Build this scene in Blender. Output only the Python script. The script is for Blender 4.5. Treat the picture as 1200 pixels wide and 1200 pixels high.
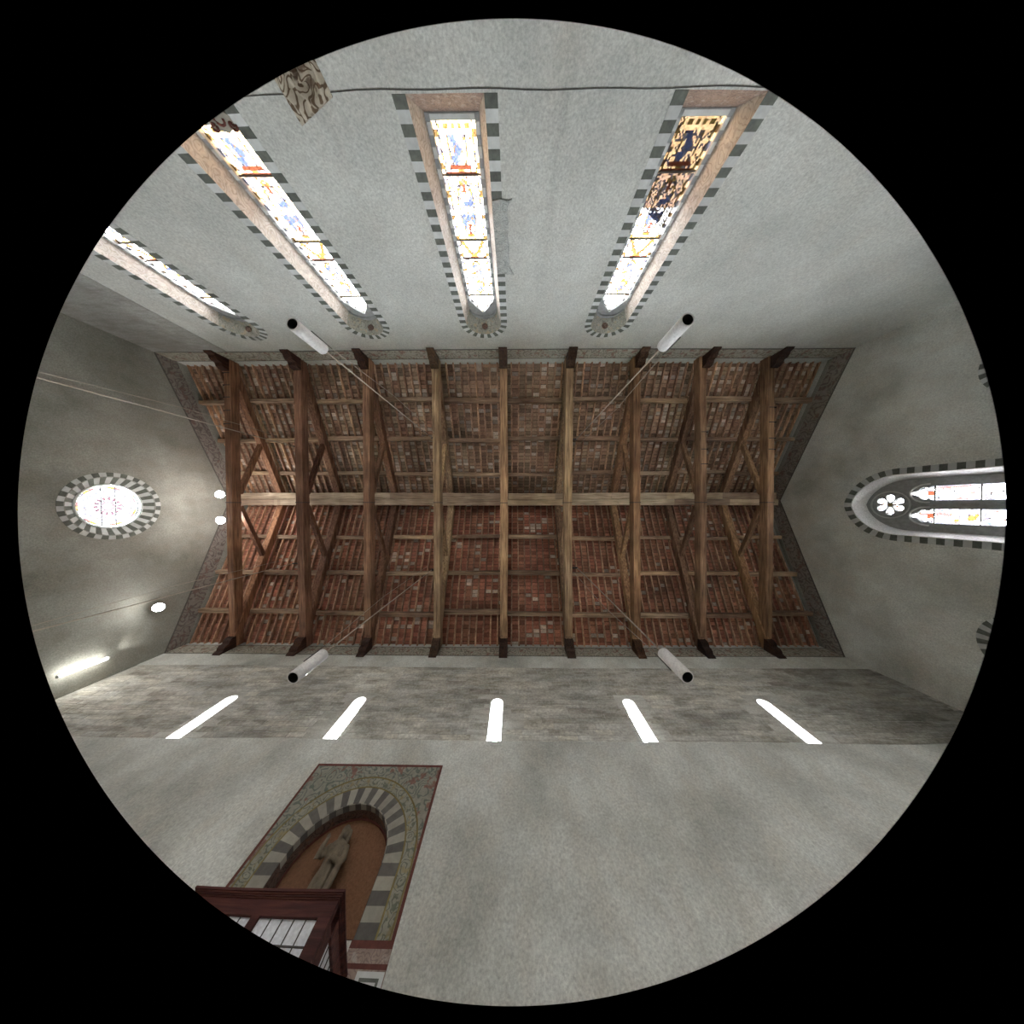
import bpy, bmesh, math, random
from mathutils import Vector, Matrix, noise
from mathutils.geometry import tessellate_polygon
random.seed(7)
for o in list(bpy.data.objects): bpy.data.objects.remove(o)
SC = bpy.context.scene
COL = SC.collection
PI = math.pi

# ------------------------------------------------------------------ camera
CZ = 1.5                                   # camera height above the floor; heights below are above the camera
FPX, ZEN = 306.0, (603.0, 592.5)           # focal length and zenith in the 1200 px frame
zw = Vector((ZEN[0]-600, ZEN[1]-600, FPX)).normalized()
xw = Vector((1, 0, 0)); xw = (xw - xw.dot(zw)*zw).normalized()
yw = zw.cross(xw)
cd = bpy.data.cameras.new('camera'); cam = bpy.data.objects.new('camera', cd); COL.objects.link(cam)
right = Vector((xw.x, yw.x, zw.x)); down = Vector((xw.y, yw.y, zw.y)); fwd = Vector((xw.z, yw.z, zw.z))
M = Matrix.Identity(4)
for i in range(3):
    M[i][0] = right[i]; M[i][1] = -down[i]; M[i][2] = -fwd[i]
M[2][3] = CZ
cam.matrix_world = M
SC.camera = cam
cd.sensor_width = 36.0; cd.sensor_height = 36.0; cd.sensor_fit = 'HORIZONTAL'
cd.clip_start = 0.05; cd.clip_end = 300
# straight-line wide lens with a round image circle
cd.type = 'PANO'
cc = cd.cycles if hasattr(cd, 'cycles') and hasattr(cd.cycles, 'panorama_type') else cd
cc.panorama_type = 'FISHEYE_LENS_POLYNOMIAL'
RIM = 581.5
cc.fisheye_fov = 2*math.atan(RIM/FPX)
import numpy as np
_r = np.linspace(0, RIM*.03, 400); _t = np.arctan(_r/(FPX*.03))
_w = 1/np.cos(_t)**1.2
_A = np.stack([_r, _r**2, _r**3, _r**4], 1)
_k = np.linalg.lstsq(_A*_w[:, None], _t*_w, rcond=None)[0]
cc.fisheye_polynomial_k0 = 0.0
cc.fisheye_polynomial_k1, cc.fisheye_polynomial_k2, cc.fisheye_polynomial_k3, cc.fisheye_polynomial_k4 = [-float(v) for v in _k]

# ------------------------------------------------------------------ sky, exposure
SKY = 90.0
wd = bpy.data.worlds.new('overcast_sky'); SC.world = wd; wd.use_nodes = True
bg = wd.node_tree.nodes['Background']; bg.inputs[0].default_value = (0.93, 0.97, 1.0, 1); bg.inputs[1].default_value = SKY
SC.view_settings.view_transform = 'Standard'; SC.view_settings.look = 'None'
SC.view_settings.exposure = 2.62; SC.view_settings.gamma = 1.0; SC.view_settings.use_curve_mapping = False
SC.render.film_transparent = False
SC.render.image_settings.color_mode = 'RGB'
SC.cycles.max_bounces = 10; SC.cycles.diffuse_bounces = 6; SC.cycles.transparent_max_bounces = 12
SC.cycles.use_denoising = True; SC.cycles.sample_clamp_indirect = 12.0

# ------------------------------------------------------------------ materials
def newmat(name):
    m = bpy.data.materials.new(name); m.use_nodes = True
    nt = m.node_tree; b = nt.nodes['Principled BSDF']
    return m, nt, b
def nd(nt, t, **kw):
    n = nt.nodes.new(t)
    for k, v in kw.items(): setattr(n, k, v)
    return n
def pos(nt, scale=(1, 1, 1)):
    g = nd(nt, 'ShaderNodeNewGeometry'); mp = nd(nt, 'ShaderNodeMapping')
    mp.inputs['Scale'].default_value = scale
    nt.links.new(g.outputs['Position'], mp.inputs['Vector']); return mp.outputs[0]
def noi(nt, vec, scale, detail=4, rough=.55, dist=0):
    n = nd(nt, 'ShaderNodeTexNoise'); n.inputs['Scale'].default_value = scale; n.inputs['Detail'].default_value = detail
    n.inputs['Roughness'].default_value = rough; n.inputs['Distortion'].default_value = dist
    nt.links.new(vec, n.inputs['Vector']); return n.outputs['Fac']
def ramp(nt, fac, stops, interp='LINEAR'):
    r = nd(nt, 'ShaderNodeValToRGB'); r.color_ramp.interpolation = interp
    e = r.color_ramp.elements
    while len(e) < len(stops): e.new(.5)
    for i, (p, c) in enumerate(stops): e[i].position = p; e[i].color = (*c, 1)
    nt.links.new(fac, r.inputs[0]); return r.outputs[0]
def mix(nt, fac, a, b, mode='MIX'):
    m = nd(nt, 'ShaderNodeMix', data_type='RGBA', blend_type=mode)
    for s, v in ((m.inputs[0], fac), (m.inputs[6], a), (m.inputs[7], b)):
        if isinstance(v, (int, float)): s.default_value = v
        elif isinstance(v, tuple): s.default_value = (*v, 1)
        else: nt.links.new(v, s)
    return m.outputs[2]
def bump(nt, b, h, strength=.3, dist=.02):
    n = nd(nt, 'ShaderNodeBump'); n.inputs['Strength'].default_value = strength; n.inputs['Distance'].default_value = dist
    nt.links.new(h, n.inputs['Height']); nt.links.new(n.outputs[0], b.inputs['Normal'])
def rnd(nt):
    return nd(nt, 'ShaderNodeObjectInfo').outputs['Random']

def plaster(name, c, dark, warm, amt=.5, streak=False):
    m, nt, b = newmat(name)
    p = pos(nt); a = noi(nt, p, .55, 5, .6)
    f1 = ramp(nt, a, [(.38, (0, 0, 0)), (.68, (amt, amt, amt))])
    col = mix(nt, f1, c, dark)
    f2 = ramp(nt, noi(nt, pos(nt, (1.3, 1.3, .9)), 1.7, 6, .65), [(.45, (0, 0, 0)), (.75, (amt*.8,)*3)])
    col = mix(nt, f2, col, warm)
    f3 = noi(nt, p, 26, 4, .75)
    g = ramp(nt, f3, [(.3, (.66, .66, .66)), (.72, (1.16, 1.16, 1.16))])
    col = mix(nt, 1.0, col, g, 'MULTIPLY')
    if streak:
        s = noi(nt, pos(nt, (1.2, 1.2, 5.0)), 1.5, 6, .7)
        col = mix(nt, ramp(nt, s, [(.45, (0, 0, 0)), (.7, (.75,)*3)]), col, dark)
    nt.links.new(col, b.inputs['Base Color']); b.inputs['Roughness'].default_value = .92
    b.inputs['Specular IOR Level'].default_value = .2
    bump(nt, b, mix(nt, .5, f3, noi(nt, p, 5, 5, .6)), .35, .02)
    return m
def wood(name, axis, dark, mid, light):
    m, nt, b = newmat(name)
    sc = {'x': (.5, 9, 9), 'y': (9, .5, 9), 'z': (9, 9, .6)}[axis]
    g = noi(nt, pos(nt, sc), 2.2, 6, .6, .4)
    col = ramp(nt, g, [(.3, dark), (.52, mid), (.75, light)])
    big = ramp(nt, noi(nt, pos(nt), .45, 3), [(.35, (.62, .55, .5)), (.65, (1.3, 1.25, 1.15))])
    col = mix(nt, 1, col, big, 'MULTIPLY')
    rr = ramp(nt, rnd(nt), [(0, (.70, .60, .56)), (.35, (.95, .88, .84)), (.7, (1.1, 1.06, 1.0)), (1, (1.35, 1.25, 1.05))])
    col = mix(nt, 1, col, rr, 'MULTIPLY')
    col = mix(nt, 1, col, nd(nt, 'ShaderNodeObjectInfo').outputs['Color'], 'MULTIPLY')
    nt.links.new(col, b.inputs['Base Color']); b.inputs['Roughness'].default_value = .7
    b.inputs['Specular IOR Level'].default_value = .3
    bump(nt, b, g, .5, .02)
    return m
def stone(name, c, var=.25, rough=.75):
    m, nt, b = newmat(name)
    f = noi(nt, pos(nt), 9, 5, .65)
    d = tuple(v*(1-var) for v in c); l = tuple(min(1, v*(1+var)) for v in c)
    col = ramp(nt, f, [(.3, d), (.7, l)])
    rr = ramp(nt, rnd(nt), [(0, (.85,)*3), (1, (1.12,)*3)])
    nt.links.new(mix(nt, 1, col, rr, 'MULTIPLY'), b.inputs['Base Color'])
    b.inputs['Roughness'].default_value = rough; bump(nt, b, f, .2, .01)
    return m
def plain(name, c, rough=.6, metal=0.0):
    m, nt, b = newmat(name)
    f = noi(nt, pos(nt), 30, 3)
    col = ramp(nt, f, [(.3, tuple(v*.85 for v in c)), (.7, tuple(min(1, v*1.12) for v in c))])
    nt.links.new(col, b.inputs['Base Color']); b.inputs['Roughness'].default_value = rough; b.inputs['Metallic'].default_value = metal
    return m
def ornament(name, base, line, accent, scale=3.0, thr=.1):
    """painted scrollwork: distorted rings of colour on plaster"""
    m, nt, b = newmat(name)
    p = pos(nt)
    v = nd(nt, 'ShaderNodeTexVoronoi', feature='F1'); v.inputs['Scale'].default_value = scale
    n = nd(nt, 'ShaderNodeTexNoise'); n.inputs['Scale'].default_value = scale*1.2; n.inputs['Detail'].default_value = 2
    nt.links.new(p, n.inputs['Vector'])
    wv = nd(nt, 'ShaderNodeVectorMath', operation='MULTIPLY_ADD')
    wv.inputs[1].default_value = (.35/scale*3,)*3
    nt.links.new(n.outputs['Color'], wv.inputs[0]); nt.links.new(p, wv.inputs[2])
    nt.links.new(wv.outputs[0], v.inputs['Vector'])
    s = nd(nt, 'ShaderNodeMath', operation='MULTIPLY'); s.inputs[1].default_value = 26; nt.links.new(v.outputs['Distance'], s.inputs[0])
    sn = nd(nt, 'ShaderNodeMath', operation='SINE'); nt.links.new(s.outputs[0], sn.inputs[0])
    f = ramp(nt, sn.outputs[0], [(.0, (0, 0, 0)), (.35, (0, 0, 0)), (.75, (1, 1, 1))])
    col = mix(nt, f, base, line)
    fa = ramp(nt, noi(nt, p, scale*1.6, 3), [(.56, (0, 0, 0)), (.63, (.8,)*3)])
    col = mix(nt, fa, col, accent)
    wear = ramp(nt, noi(nt, p, 8, 5, .7), [(.3, (.72,)*3), (.7, (1.1,)*3)])
    nt.links.new(mix(nt, 1, col, wear, 'MULTIPLY'), b.inputs['Base Color']); b.inputs['Roughness'].default_value = .85
    return m
def emit(name, c, s):
    m, nt, b = newmat(name)
    b.inputs['Emission Color'].default_value = (*c, 1); b.inputs['Emission Strength'].default_value = s
    b.inputs['Base Color'].default_value = (.8, .8, .8, 1); return m
def attr_mat(name, rough=.85, mult=None):
    m, nt, b = newmat(name)
    a = nd(nt, 'ShaderNodeAttribute'); a.attribute_name = 'Col'
    f = ramp(nt, noi(nt, pos(nt), 14, 4, .7), [(.3, (.65,)*3), (.72, (1.25,)*3)])
    col = mix(nt, 1, a.outputs['Color'], f, 'MULTIPLY')
    if mult:
        g = ramp(nt, noi(nt, pos(nt, (.8, .8, 2.4)), 1.6, 7, .7), [(.35, (.5, .48, .44)), (.62, (1.08,)*3)])
        col = mix(nt, 1, col, g, 'MULTIPLY')
    nt.links.new(col, b.inputs['Base Color']); b.inputs['Roughness'].default_value = rough
    return m
def glass_mat(name):
    m = bpy.data.materials.new(name); m.use_nodes = True; nt = m.node_tree; nt.nodes.clear()
    out = nd(nt, 'ShaderNodeOutputMaterial'); a = nd(nt, 'ShaderNodeAttribute'); a.attribute_name = 'Col'
    t = nd(nt, 'ShaderNodeBsdfTransparent'); g = nd(nt, 'ShaderNodeBsdfGlossy'); g.inputs['Roughness'].default_value = .15
    tr = nd(nt, 'ShaderNodeBsdfTranslucent')
    mx0 = nd(nt, 'ShaderNodeMixShader'); mx0.inputs[0].default_value = .15
    mx = nd(nt, 'ShaderNodeMixShader'); mx.inputs[0].default_value = .03
    nt.links.new(a.outputs['Color'], t.inputs[0]); nt.links.new(a.outputs['Color'], tr.inputs[0])
    nt.links.new(t.outputs[0], mx0.inputs[1]); nt.links.new(tr.outputs[0], mx0.inputs[2])
    nt.links.new(mx0.outputs[0], mx.inputs[1]); nt.links.new(g.outputs[0], mx.inputs[2])
    nt.links.new(mx.outputs[0], out.inputs[0]); return m

MT = dict(
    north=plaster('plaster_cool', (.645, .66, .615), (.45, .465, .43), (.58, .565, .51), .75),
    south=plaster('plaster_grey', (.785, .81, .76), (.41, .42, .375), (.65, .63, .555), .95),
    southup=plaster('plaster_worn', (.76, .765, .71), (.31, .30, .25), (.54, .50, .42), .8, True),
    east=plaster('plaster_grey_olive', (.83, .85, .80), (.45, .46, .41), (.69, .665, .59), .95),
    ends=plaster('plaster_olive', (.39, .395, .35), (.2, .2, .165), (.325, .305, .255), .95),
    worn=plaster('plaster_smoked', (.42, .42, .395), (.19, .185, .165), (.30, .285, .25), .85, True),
    white=plaster('limewash_white', (.86, .86, .86), (.78, .78, .78), (.82, .8, .78), .3),
    floor=stone('floor_stone', (.72, .70, .65), .15, .5),
    wood_y=wood('old_beam_wood', 'y', (.11, .08, .062), (.32, .25, .19), (.50, .425, .33)),
    wood_x=wood('old_purlin_wood', 'x', (.13, .09, .068), (.35, .27, .205), (.54, .45, .35)),
    wood_ridge=wood('ridge_wood', 'x', (.24, .20, .155), (.50, .445, .365), (.66, .61, .52)),
    wood_rafter=wood('rafter_wood', 'y', (.16, .10, .078), (.42, .285, .215), (.62, .47, .37)),
    wood_dark=wood('corbel_wood', 'z', (.02, .013, .01), (.06, .038, .027), (.11, .07, .05)),
    mahogany=wood('vestibule_wood', 'x', (.03, .010, .011), (.075, .024, .022), (.13, .05, .036)),
    tiles=attr_mat('terracotta_tiles'),
    masonry=attr_mat('limewashed_masonry', .92, True),
    iron=plain('wrought_iron', (.05, .045, .045), .5, .6),
    dark=stone('dark_green_marble', (.115, .125, .105), .3),
    light=stone('white_marble', (.55, .57, .55), .12),
    fdark=stone('painted_grey', (.12, .113, .10), .2, .85),
    flight=stone('painted_cream', (.33, .315, .26), .15, .85),
    jamb=ornament('painted_jamb', (.50, .455, .395), (.37, .33, .28), (.43, .37, .31), 4.2),
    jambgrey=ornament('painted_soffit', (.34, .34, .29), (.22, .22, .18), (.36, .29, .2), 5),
    sill=ornament('worn_brick_sill', (.33, .25, .205), (.24, .18, .15), (.42, .37, .32), 7),
    frieze=ornament('painted_frieze', (.40, .38, .31), (.22, .20, .155), (.24, .12, .09), 2.6),
    friezegable=ornament('painted_gable_frieze', (.29, .265, .235), (.17, .145, .13), (.21, .13, .11), 2.2),
    scroll=ornament('painted_scroll', (.30, .295, .235), (.15, .16, .12), (.30, .25, .13), 5.5),
    spandrel=ornament('painted_spandrel', (.29, .285, .23), (.15, .17, .14), (.22, .09, .065), 3.8),
    red=stone('painted_red', (.13, .04, .028), .3, .85),
    gold=stone('painted_gold', (.25, .2, .075), .2, .8),
    ochre=plaster('niche_ochre', (.25, .13, .072), (.185, .09, .048), (.26, .145, .08), .6),
    umber=ornament('painted_intrados', (.15, .10, .075), (.08, .045, .035), (.2, .1, .06), 6),
    statue=stone('old_gilt_wood', (.20, .16, .105), .4, .7),
    relief=ornament('veined_relief', (.52, .46, .36), (.13, .085, .048), (.10, .055, .03), 2.9),
    fragment=ornament('grey_fragment', (.48, .50, .47), (.32, .34, .32), (.40, .40, .37), 7),
    tube=plain('white_enamel', (.78, .77, .75), .35),
    black=plain('black_metal', (.012, .012, .012), .4, .2),
    lens=plain('lens_glass', (.09, .075, .06), .12),
    wire=plain('steel_wire', (.42, .36, .29), .5, .3),
    cable=plain('dark_cable', (.07, .065, .06), .6),
    lead=plain('lead_bar', (.05, .045, .04), .6),
    tracery=stone('grey_tracery', (.27, .28, .275), .2, .8),
    glass=glass_mat('stained_glass'),
    frost=plain('frosted_glass', (.74, .77, .80), .18),
    lamp=emit('lit_lamp', (1.0, .97, .93), 12.0),
    lamptube=emit('lit_tube', (1.0, .97, .92), 4.0),
    extwall=stone('sooty_brick', (.011, .010, .009), .3, .9),
    extground=stone('outside_paving', (.45, .44, .41), .2, .9),
)

# ------------------------------------------------------------------ helpers (heights are given above the camera)
CACHE = {}
def mk(name, verts, faces, mat, parent=None, origin=None, cols=None, smooth=False, share=True):
    vs = [Vector((v[0], v[1], v[2] + CZ)) for v in verts]
    if origin is None:
        o = Vector([(min(v[i] for v in vs) + max(v[i] for v in vs))/2 for i in range(3)])
    else: o = Vector((origin[0], origin[1], origin[2] + CZ))
    rel = [v - o for v in vs]
    key = None; me = None
    if share and cols is None and len(vs) <= 24:
        key = (mat, tuple(tuple(round(c, 4) for c in v) for v in rel)); me = CACHE.get(key)
    if me is None:
        me = bpy.data.meshes.new(name); me.from_pydata(rel, [], faces); me.update()
        me.materials.append(MT[mat])
        if cols is not None:
            a = me.attributes.new('Col', 'FLOAT_COLOR', 'FACE')
            a.data.foreach_set('color', [c for col in cols for c in (*col, 1.0)])
        if smooth: me.polygons.foreach_set('use_smooth', [True]*len(me.polygons))
        bm = bmesh.new(); bm.from_mesh(me); bmesh.ops.recalc_face_normals(bm, faces=bm.faces); bm.to_mesh(me); bm.free()
        if key: CACHE[key] = me
    ob = bpy.data.objects.new(name, me); COL.objects.link(ob)
    if parent is not None:
        ob.parent = parent
        w = Vector((0, 0, 0)); q = parent
        while q is not None: w += q.location; q = q.parent
        ob.location = o - w
    else: ob.location = o
    return ob
def tag(o, label, cat, group=None, kind=None):
    o['label'] = label; o['category'] = cat
    if group: o['group'] = group
    if kind: o['kind'] = kind
    return o
def empty(name, p, label, cat, group=None, kind=None):
    e = bpy.data.objects.new(name, None); COL.objects.link(e); e.empty_display_size = .1
    e.location = (p[0], p[1], p[2] + CZ); return tag(e, label, cat, group, kind)
BF = [(0, 1, 3, 2), (4, 6, 7, 5), (0, 4, 5, 1), (2, 3, 7, 6), (0, 2, 6, 4), (1, 5, 7, 3)]
def boxv(x0, x1, y0, y1, z0, z1):
    return [(x, y, z) for x in (x0, x1) for y in (y0, y1) for z in (z0, z1)]
def box(name, x0, x1, y0, y1, z0, z1, mat, parent=None):
    return mk(name, boxv(x0, x1, y0, y1, z0, z1), BF, mat, parent)
def beam(name, p0, p1, w, h, mat, parent=None, up=(0, 0, 1), bev=.012):
    """bar from p0 to p1, w across, h deep, p0/p1 on the middle of its underside"""
    p0, p1 = Vector(p0), Vector(p1); d = (p1-p0).normalized(); s = d.cross(Vector(up)).normalized(); u = s.cross(d)
    prof = [(-w/2+bev, 0), (w/2-bev, 0), (w/2, bev), (w/2, h), (-w/2, h), (-w/2, bev)]
    vs = [p + s*a + u*b for p in (p0, p1) for a, b in prof]; n = len(prof)
    fs = [tuple(range(n)), tuple(range(2*n-1, n-1, -1))] + [(i, (i+1) % n, n+(i+1) % n, n+i) for i in range(n)]
    return mk(name, vs, fs, mat, parent)
def tube(name, pts, r, mat, parent=None, n=8, smooth=True):
    pts = [Vector(p) for p in pts]; vs = []; fs = []
    for i, p in enumerate(pts):
        d = (pts[min(i+1, len(pts)-1)] - pts[max(i-1, 0)]).normalized()
        a = d.cross(Vector((0, 0, 1)) if abs(d.z) < .9 else Vector((1, 0, 0))).normalized(); b = d.cross(a)
        for k in range(n):
            t = 2*PI*k/n; vs.append(p + a*math.cos(t)*r + b*math.sin(t)*r)
    for i in range(len(pts)-1):
        for k in range(n): fs.append((i*n+k, i*n+(k+1) % n, (i+1)*n+(k+1) % n, (i+1)*n+k))
    fs += [tuple(range(n)), tuple(range((len(pts)-1)*n, len(pts)*n))]
    return mk(name, vs, fs, mat, parent, smooth=False if n < 7 else smooth, share=False)
def lathe(name, c, prof, mat, parent=None, n=24, cap0=True, cap1=True, axis='z'):
    vs = []; fs = []
    for r, h in prof:
        for k in range(n):
            t = 2*PI*k/n; a, b = r*math.cos(t), r*math.sin(t)
            vs.append({'z': (c[0]+a, c[1]+b, c[2]+h), 'x': (c[0]+h, c[1]+a, c[2]+b), 'y': (c[0]+a, c[1]+h, c[2]+b)}[axis])
    for i in range(len(prof)-1):
        for k in range(n): fs.append((i*n+k, i*n+(k+1) % n, (i+1)*n+(k+1) % n, (i+1)*n+k))
    if cap0: fs.append(tuple(range(n)))
    if cap1: fs.append(tuple(range((len(prof)-1)*n, len(prof)*n)))
    return mk(name, vs, fs, mat, parent, share=False, smooth=True)
# walls as frames: (a along the wall, z up, d outwards from the room)
YN, YS, YL, XW, XE = -6.05, 6.0, 5.7, -14.2, 13.07
FR = {'N': lambda a, z, d: (a, YN-d, z), 'S': lambda a, z, d: (a, YS+d, z), 'L': lambda a, z, d: (a, YL+d, z),
      'W': lambda a, z, d: (XW-d, a, z), 'E': lambda a, z, d: (XE+d, a, z)}
def plate(name, F, outer, holes, d0, d1, mat, parent=None, sides=True):
    loops = [outer] + list(holes)
    tri = tessellate_polygon([[Vector((a, z, 0)) for a, z in l] for l in loops])
    flat = [p for l in loops for p in l]; n = len(flat)
    vs = [F(a, z, d0) for a, z in flat] + [F(a, z, d1) for a, z in flat]
    fs = [tuple(t) for t in tri] + [tuple(i+n for i in reversed(t)) for t in tri]
    k = 0
    if sides:
        for l in loops:
            m = len(l)
            for i in range(m): fs.append((k+i, k+(i+1) % m, n+k+(i+1) % m, n+k+i))
            k += m
    return mk(name, vs, fs, mat, parent, share=False)
def block(name, F, poly, d0, d1, mat, parent):
    n = len(poly); vs = [F(a, z, d0) for a, z in poly] + [F(a, z, d1) for a, z in poly]
    fs = [tuple(range(n)), tuple(range(2*n-1, n-1, -1))] + [(i, (i+1) % n, n+(i+1) % n, n+i) for i in range(n)]
    return mk(name, vs, fs, mat, parent)
def arch(cx, half, z0, zs, n=16, rise=None):
    """bottom left, bottom right, then over the arch; rise > half gives a pointed head"""
    pts = [(cx-half, z0), (cx+half, z0)]
    if rise is None or abs(rise-half) < 1e-3:
        pts += [(cx+half*math.cos(PI*k/n), zs+half*math.sin(PI*k/n)) for k in range(n+1)]
    else:
        r = (half*half+rise*rise)/(2*half); c = r-half; am = math.asin(rise/r)
        for k in range(n//2+1):
            t = am*k/(n//2); pts.append((cx-c+r*math.cos(t), zs+r*math.sin(t)))
        for k in range(n//2-1, -1, -1):
            t = am*k/(n//2); pts.append((cx+c-r*math.cos(t), zs+r*math.sin(t)))
    return pts
def circ(cx, cz, r, n=32): return [(cx+r*math.cos(2*PI*k/n), cz+r*math.sin(2*PI*k/n)) for k in range(n)]
def arc_pt(cx, zs, half, rise, s):
    """point at s in 0..1 along an arch head from right to left"""
    if rise is None: return (cx+half*math.cos(PI*s), zs+half*math.sin(PI*s))
    r = (half*half+rise*rise)/(2*half); c = r-half; am = math.asin(min(1, rise/r))
    if s <= .5: t = am*s*2; return (cx-c+r*math.cos(t), zs+r*math.sin(t))
    t = am*(1-s)*2; return (cx+c-r*math.cos(t), zs+r*math.sin(t))
def stripes(F, par, cx, hin, hout, z0, zs, bh, nh, mats, d0=-.008, d1=.03, rin=None, rout=None, left=True, start=0, zs_l=None):
    """alternating blocks up both sides and round the head of an arch"""
    n = max(1, round((zs-z0)/bh)); h = (zs-z0)/n; i = start
    for k in range(n):
        for s in ((1, -1) if left else (1,)):
            a0, a1 = sorted((cx+s*hin, cx+s*hout)); z = z0+k*h
            block('stone_block', F, [(a0, z), (a1, z), (a1, z+h), (a0, z+h)], d0, d1, mats[(k+start) % 2], par)
    for k in range(nh):
        s0, s1, sm = k/nh, (k+1)/nh, (k+.5)/nh
        P = [arc_pt(cx, zs, hin, rin, s0), arc_pt(cx, zs, hout, rout, s0), arc_pt(cx, zs, hout, rout, sm), arc_pt(cx, zs, hout, rout, s1),
             arc_pt(cx, zs, hin, rin, s1), arc_pt(cx, zs, hin, rin, sm)]
        block('stone_block', F, P, d0, d1, mats[(k+n+start) % 2], par)
def loft(name, F, A, dA, B, dB, mat, par, skip_bottom=True, only_bottom=False):
    n = len(A); vs = [F(a, z, dA) for a, z in A] + [F(a, z, dB) for a, z in B]
    idx = range(n)
    if only_bottom: idx = [0]
    elif skip_bottom: idx = range(1, n)
    fs = [(i, (i+1) % n, n+(i+1) % n, n+i) for i in idx]
    if only_bottom: vs = [vs[0], vs[1], vs[n], vs[n+1]]; fs = [(0, 1, 3, 2)]
    return mk(name, vs, fs, mat, par, share=False)
def portal(F, cx, cz, w, h, d, par):
    l = bpy.data.lights.new('sky_portal', 'AREA'); l.shape = 'RECTANGLE'; l.size = w; l.size_y = h; l.cycles.is_portal = True
    o = bpy.data.objects.new('sky_portal', l); COL.objects.link(o)
    p = Vector(F(cx, cz, d)); p.z += CZ; inn = Vector(F(cx, cz, d-1)); inn.z += CZ
    q = (inn-p).to_track_quat('-Z', 'Y'); o.rotation_mode = 'QUATERNION'; o.rotation_quaternion = q
    o.parent = par; o.location = p-par.location
    return o

# ------------------------------------------------------------------ room shell
FLOOR = -CZ
fl = tag(box('floor', XW-.4, XE+.4, YN-.4, YS+.4, FLOOR-.2, FLOOR, 'floor'), 'pale stone floor of the church nave', 'floor', kind='structure')
NWX = [-9.37, -5.02, -1.03, 3.12]          # tall lancets, north wall
SWX = [-8.82, -4.76, -.53, 3.47, 7.58]     # small lancets, south wall
N_SILL, N_SPR, N_IN, N_OUT = 3.98, 8.82, .58, .78
RY, RZ, TAN = -.25, 13.8, .445              # roof: ridge line and pitch of the rafters' underside
def roofz(y): return RZ - TAN*abs(y-RY)
WT = 11.5
nw = plate('wall_north', FR['N'], [(XW-.4, FLOOR), (XE+.4, FLOOR), (XE+.4, WT), (XW-.4, WT)],
           [arch(c, N_IN, N_SILL, N_SPR) for c in NWX], 0, .5, 'north')
tag(nw, 'pale plastered long wall with four tall stained glass lancets', 'wall', kind='structure')
S_BOT, S_SPR, S_H = 6.02, 7.83, .18
sw = plate('wall_south', FR['S'], [(XW-.4, 5.9), (XE+.4, 5.9), (XE+.4, WT), (XW-.4, WT)],
           [arch(c, S_H, S_BOT, S_SPR, 12) for c in SWX], 0, .5, 'southup')
tag(sw, 'grey long wall with five small white lancets above a ledge', 'wall', kind='structure')
FX, FZS, FRI, FRO = -2.93, 4.0, .82, 1.10  # painted portal on the south wall
F_L, F_R, F_T, F_B = -4.32, -1.57, 5.57, 3.27
LEDGE = 6.19
plate('lower_wall', FR['L'], [(XW-.4, FLOOR), (XE+.4, FLOOR), (XE+.4, LEDGE), (XW-.4, LEDGE)],
      [arch(FX, FRI, F_B, FZS, 24)], 0, .8, 'south', sw)
EC, E_SPR, E_IN, E_INR, E_OUT, E_OUTR, E_SILL = -.03, 9.02, 1.02, 1.22, 1.24, 1.45, 2.4
gable = lambda lo, hi: [(YN-.3, FLOOR), (YS+.3, FLOOR), (YS+.3, roofz(YS+.3)+.25), (RY, RZ+.25), (YN-.3, roofz(YN-.3)+.25)]
ew = plate('wall_east', FR['E'], gable(0, 0), [arch(EC, E_IN, E_SILL, E_SPR, 20, E_INR)], 0, .5, 'east')
tag(ew, 'olive grey gable wall with the tall twin lancet window', 'wall', kind='structure')
OC_Y, OC_Z = .02, 9.14
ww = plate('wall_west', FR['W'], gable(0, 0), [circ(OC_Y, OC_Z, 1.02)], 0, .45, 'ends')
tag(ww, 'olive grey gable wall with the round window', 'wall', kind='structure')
gd = tag(box('ground', -60, 60, -60, 60, FLOOR-.6, FLOOR-.2, 'extground'), 'paved ground outside around the church', 'ground', kind='structure')

plate('worn_plaster', FR['N'], [(XW, FLOOR), (-11.3, FLOOR), (-11.3, 10.28), (XW, 10.28)], [], -.010, .01, 'worn', nw)
# limewashed masonry showing through on the upper south wall
vs, fs, cs = [], [], []
z = 6.2
rg = random.Random(3)
while z < 9.75:
    h = rg.uniform(.15, .24); x = XW + rg.uniform(.0, .3)
    while x < XE-.2:
        w = rg.uniform(.28, .7)
        cx, cz = x+w/2, z+h/2
        keep = not any(abs(cx-c) < w/2+S_H+.03 and cz-h/2 < S_SPR+S_H+.05 for c in SWX)
        if keep:
            g = .006; pr = rg.uniform(.002, .009); n = len(vs)
            for d in (.02, -pr):
                for a, b in ((x+g, z+g), (x+w-g, z+g), (x+w-g, z+h-g), (x+g, z+h-g)):
                    vs.append(FR['S'](a+rg.uniform(-.006, .006), b+rg.uniform(-.006, .006), d))
            fs += [(n+4, n+5, n+6, n+7)] + [(n+i, n+(i+1) % 4, n+4+(i+1) % 4, n+4+i) for i in range(4)]
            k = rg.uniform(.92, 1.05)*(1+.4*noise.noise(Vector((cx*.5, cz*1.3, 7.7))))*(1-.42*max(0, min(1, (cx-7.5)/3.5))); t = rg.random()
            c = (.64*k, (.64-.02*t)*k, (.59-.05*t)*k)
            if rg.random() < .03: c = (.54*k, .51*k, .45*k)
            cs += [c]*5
        x += w
    z += h
ms = mk('masonry', vs, fs, 'masonry', sw, cols=cs); ms['kind'] = 'stuff'
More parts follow.
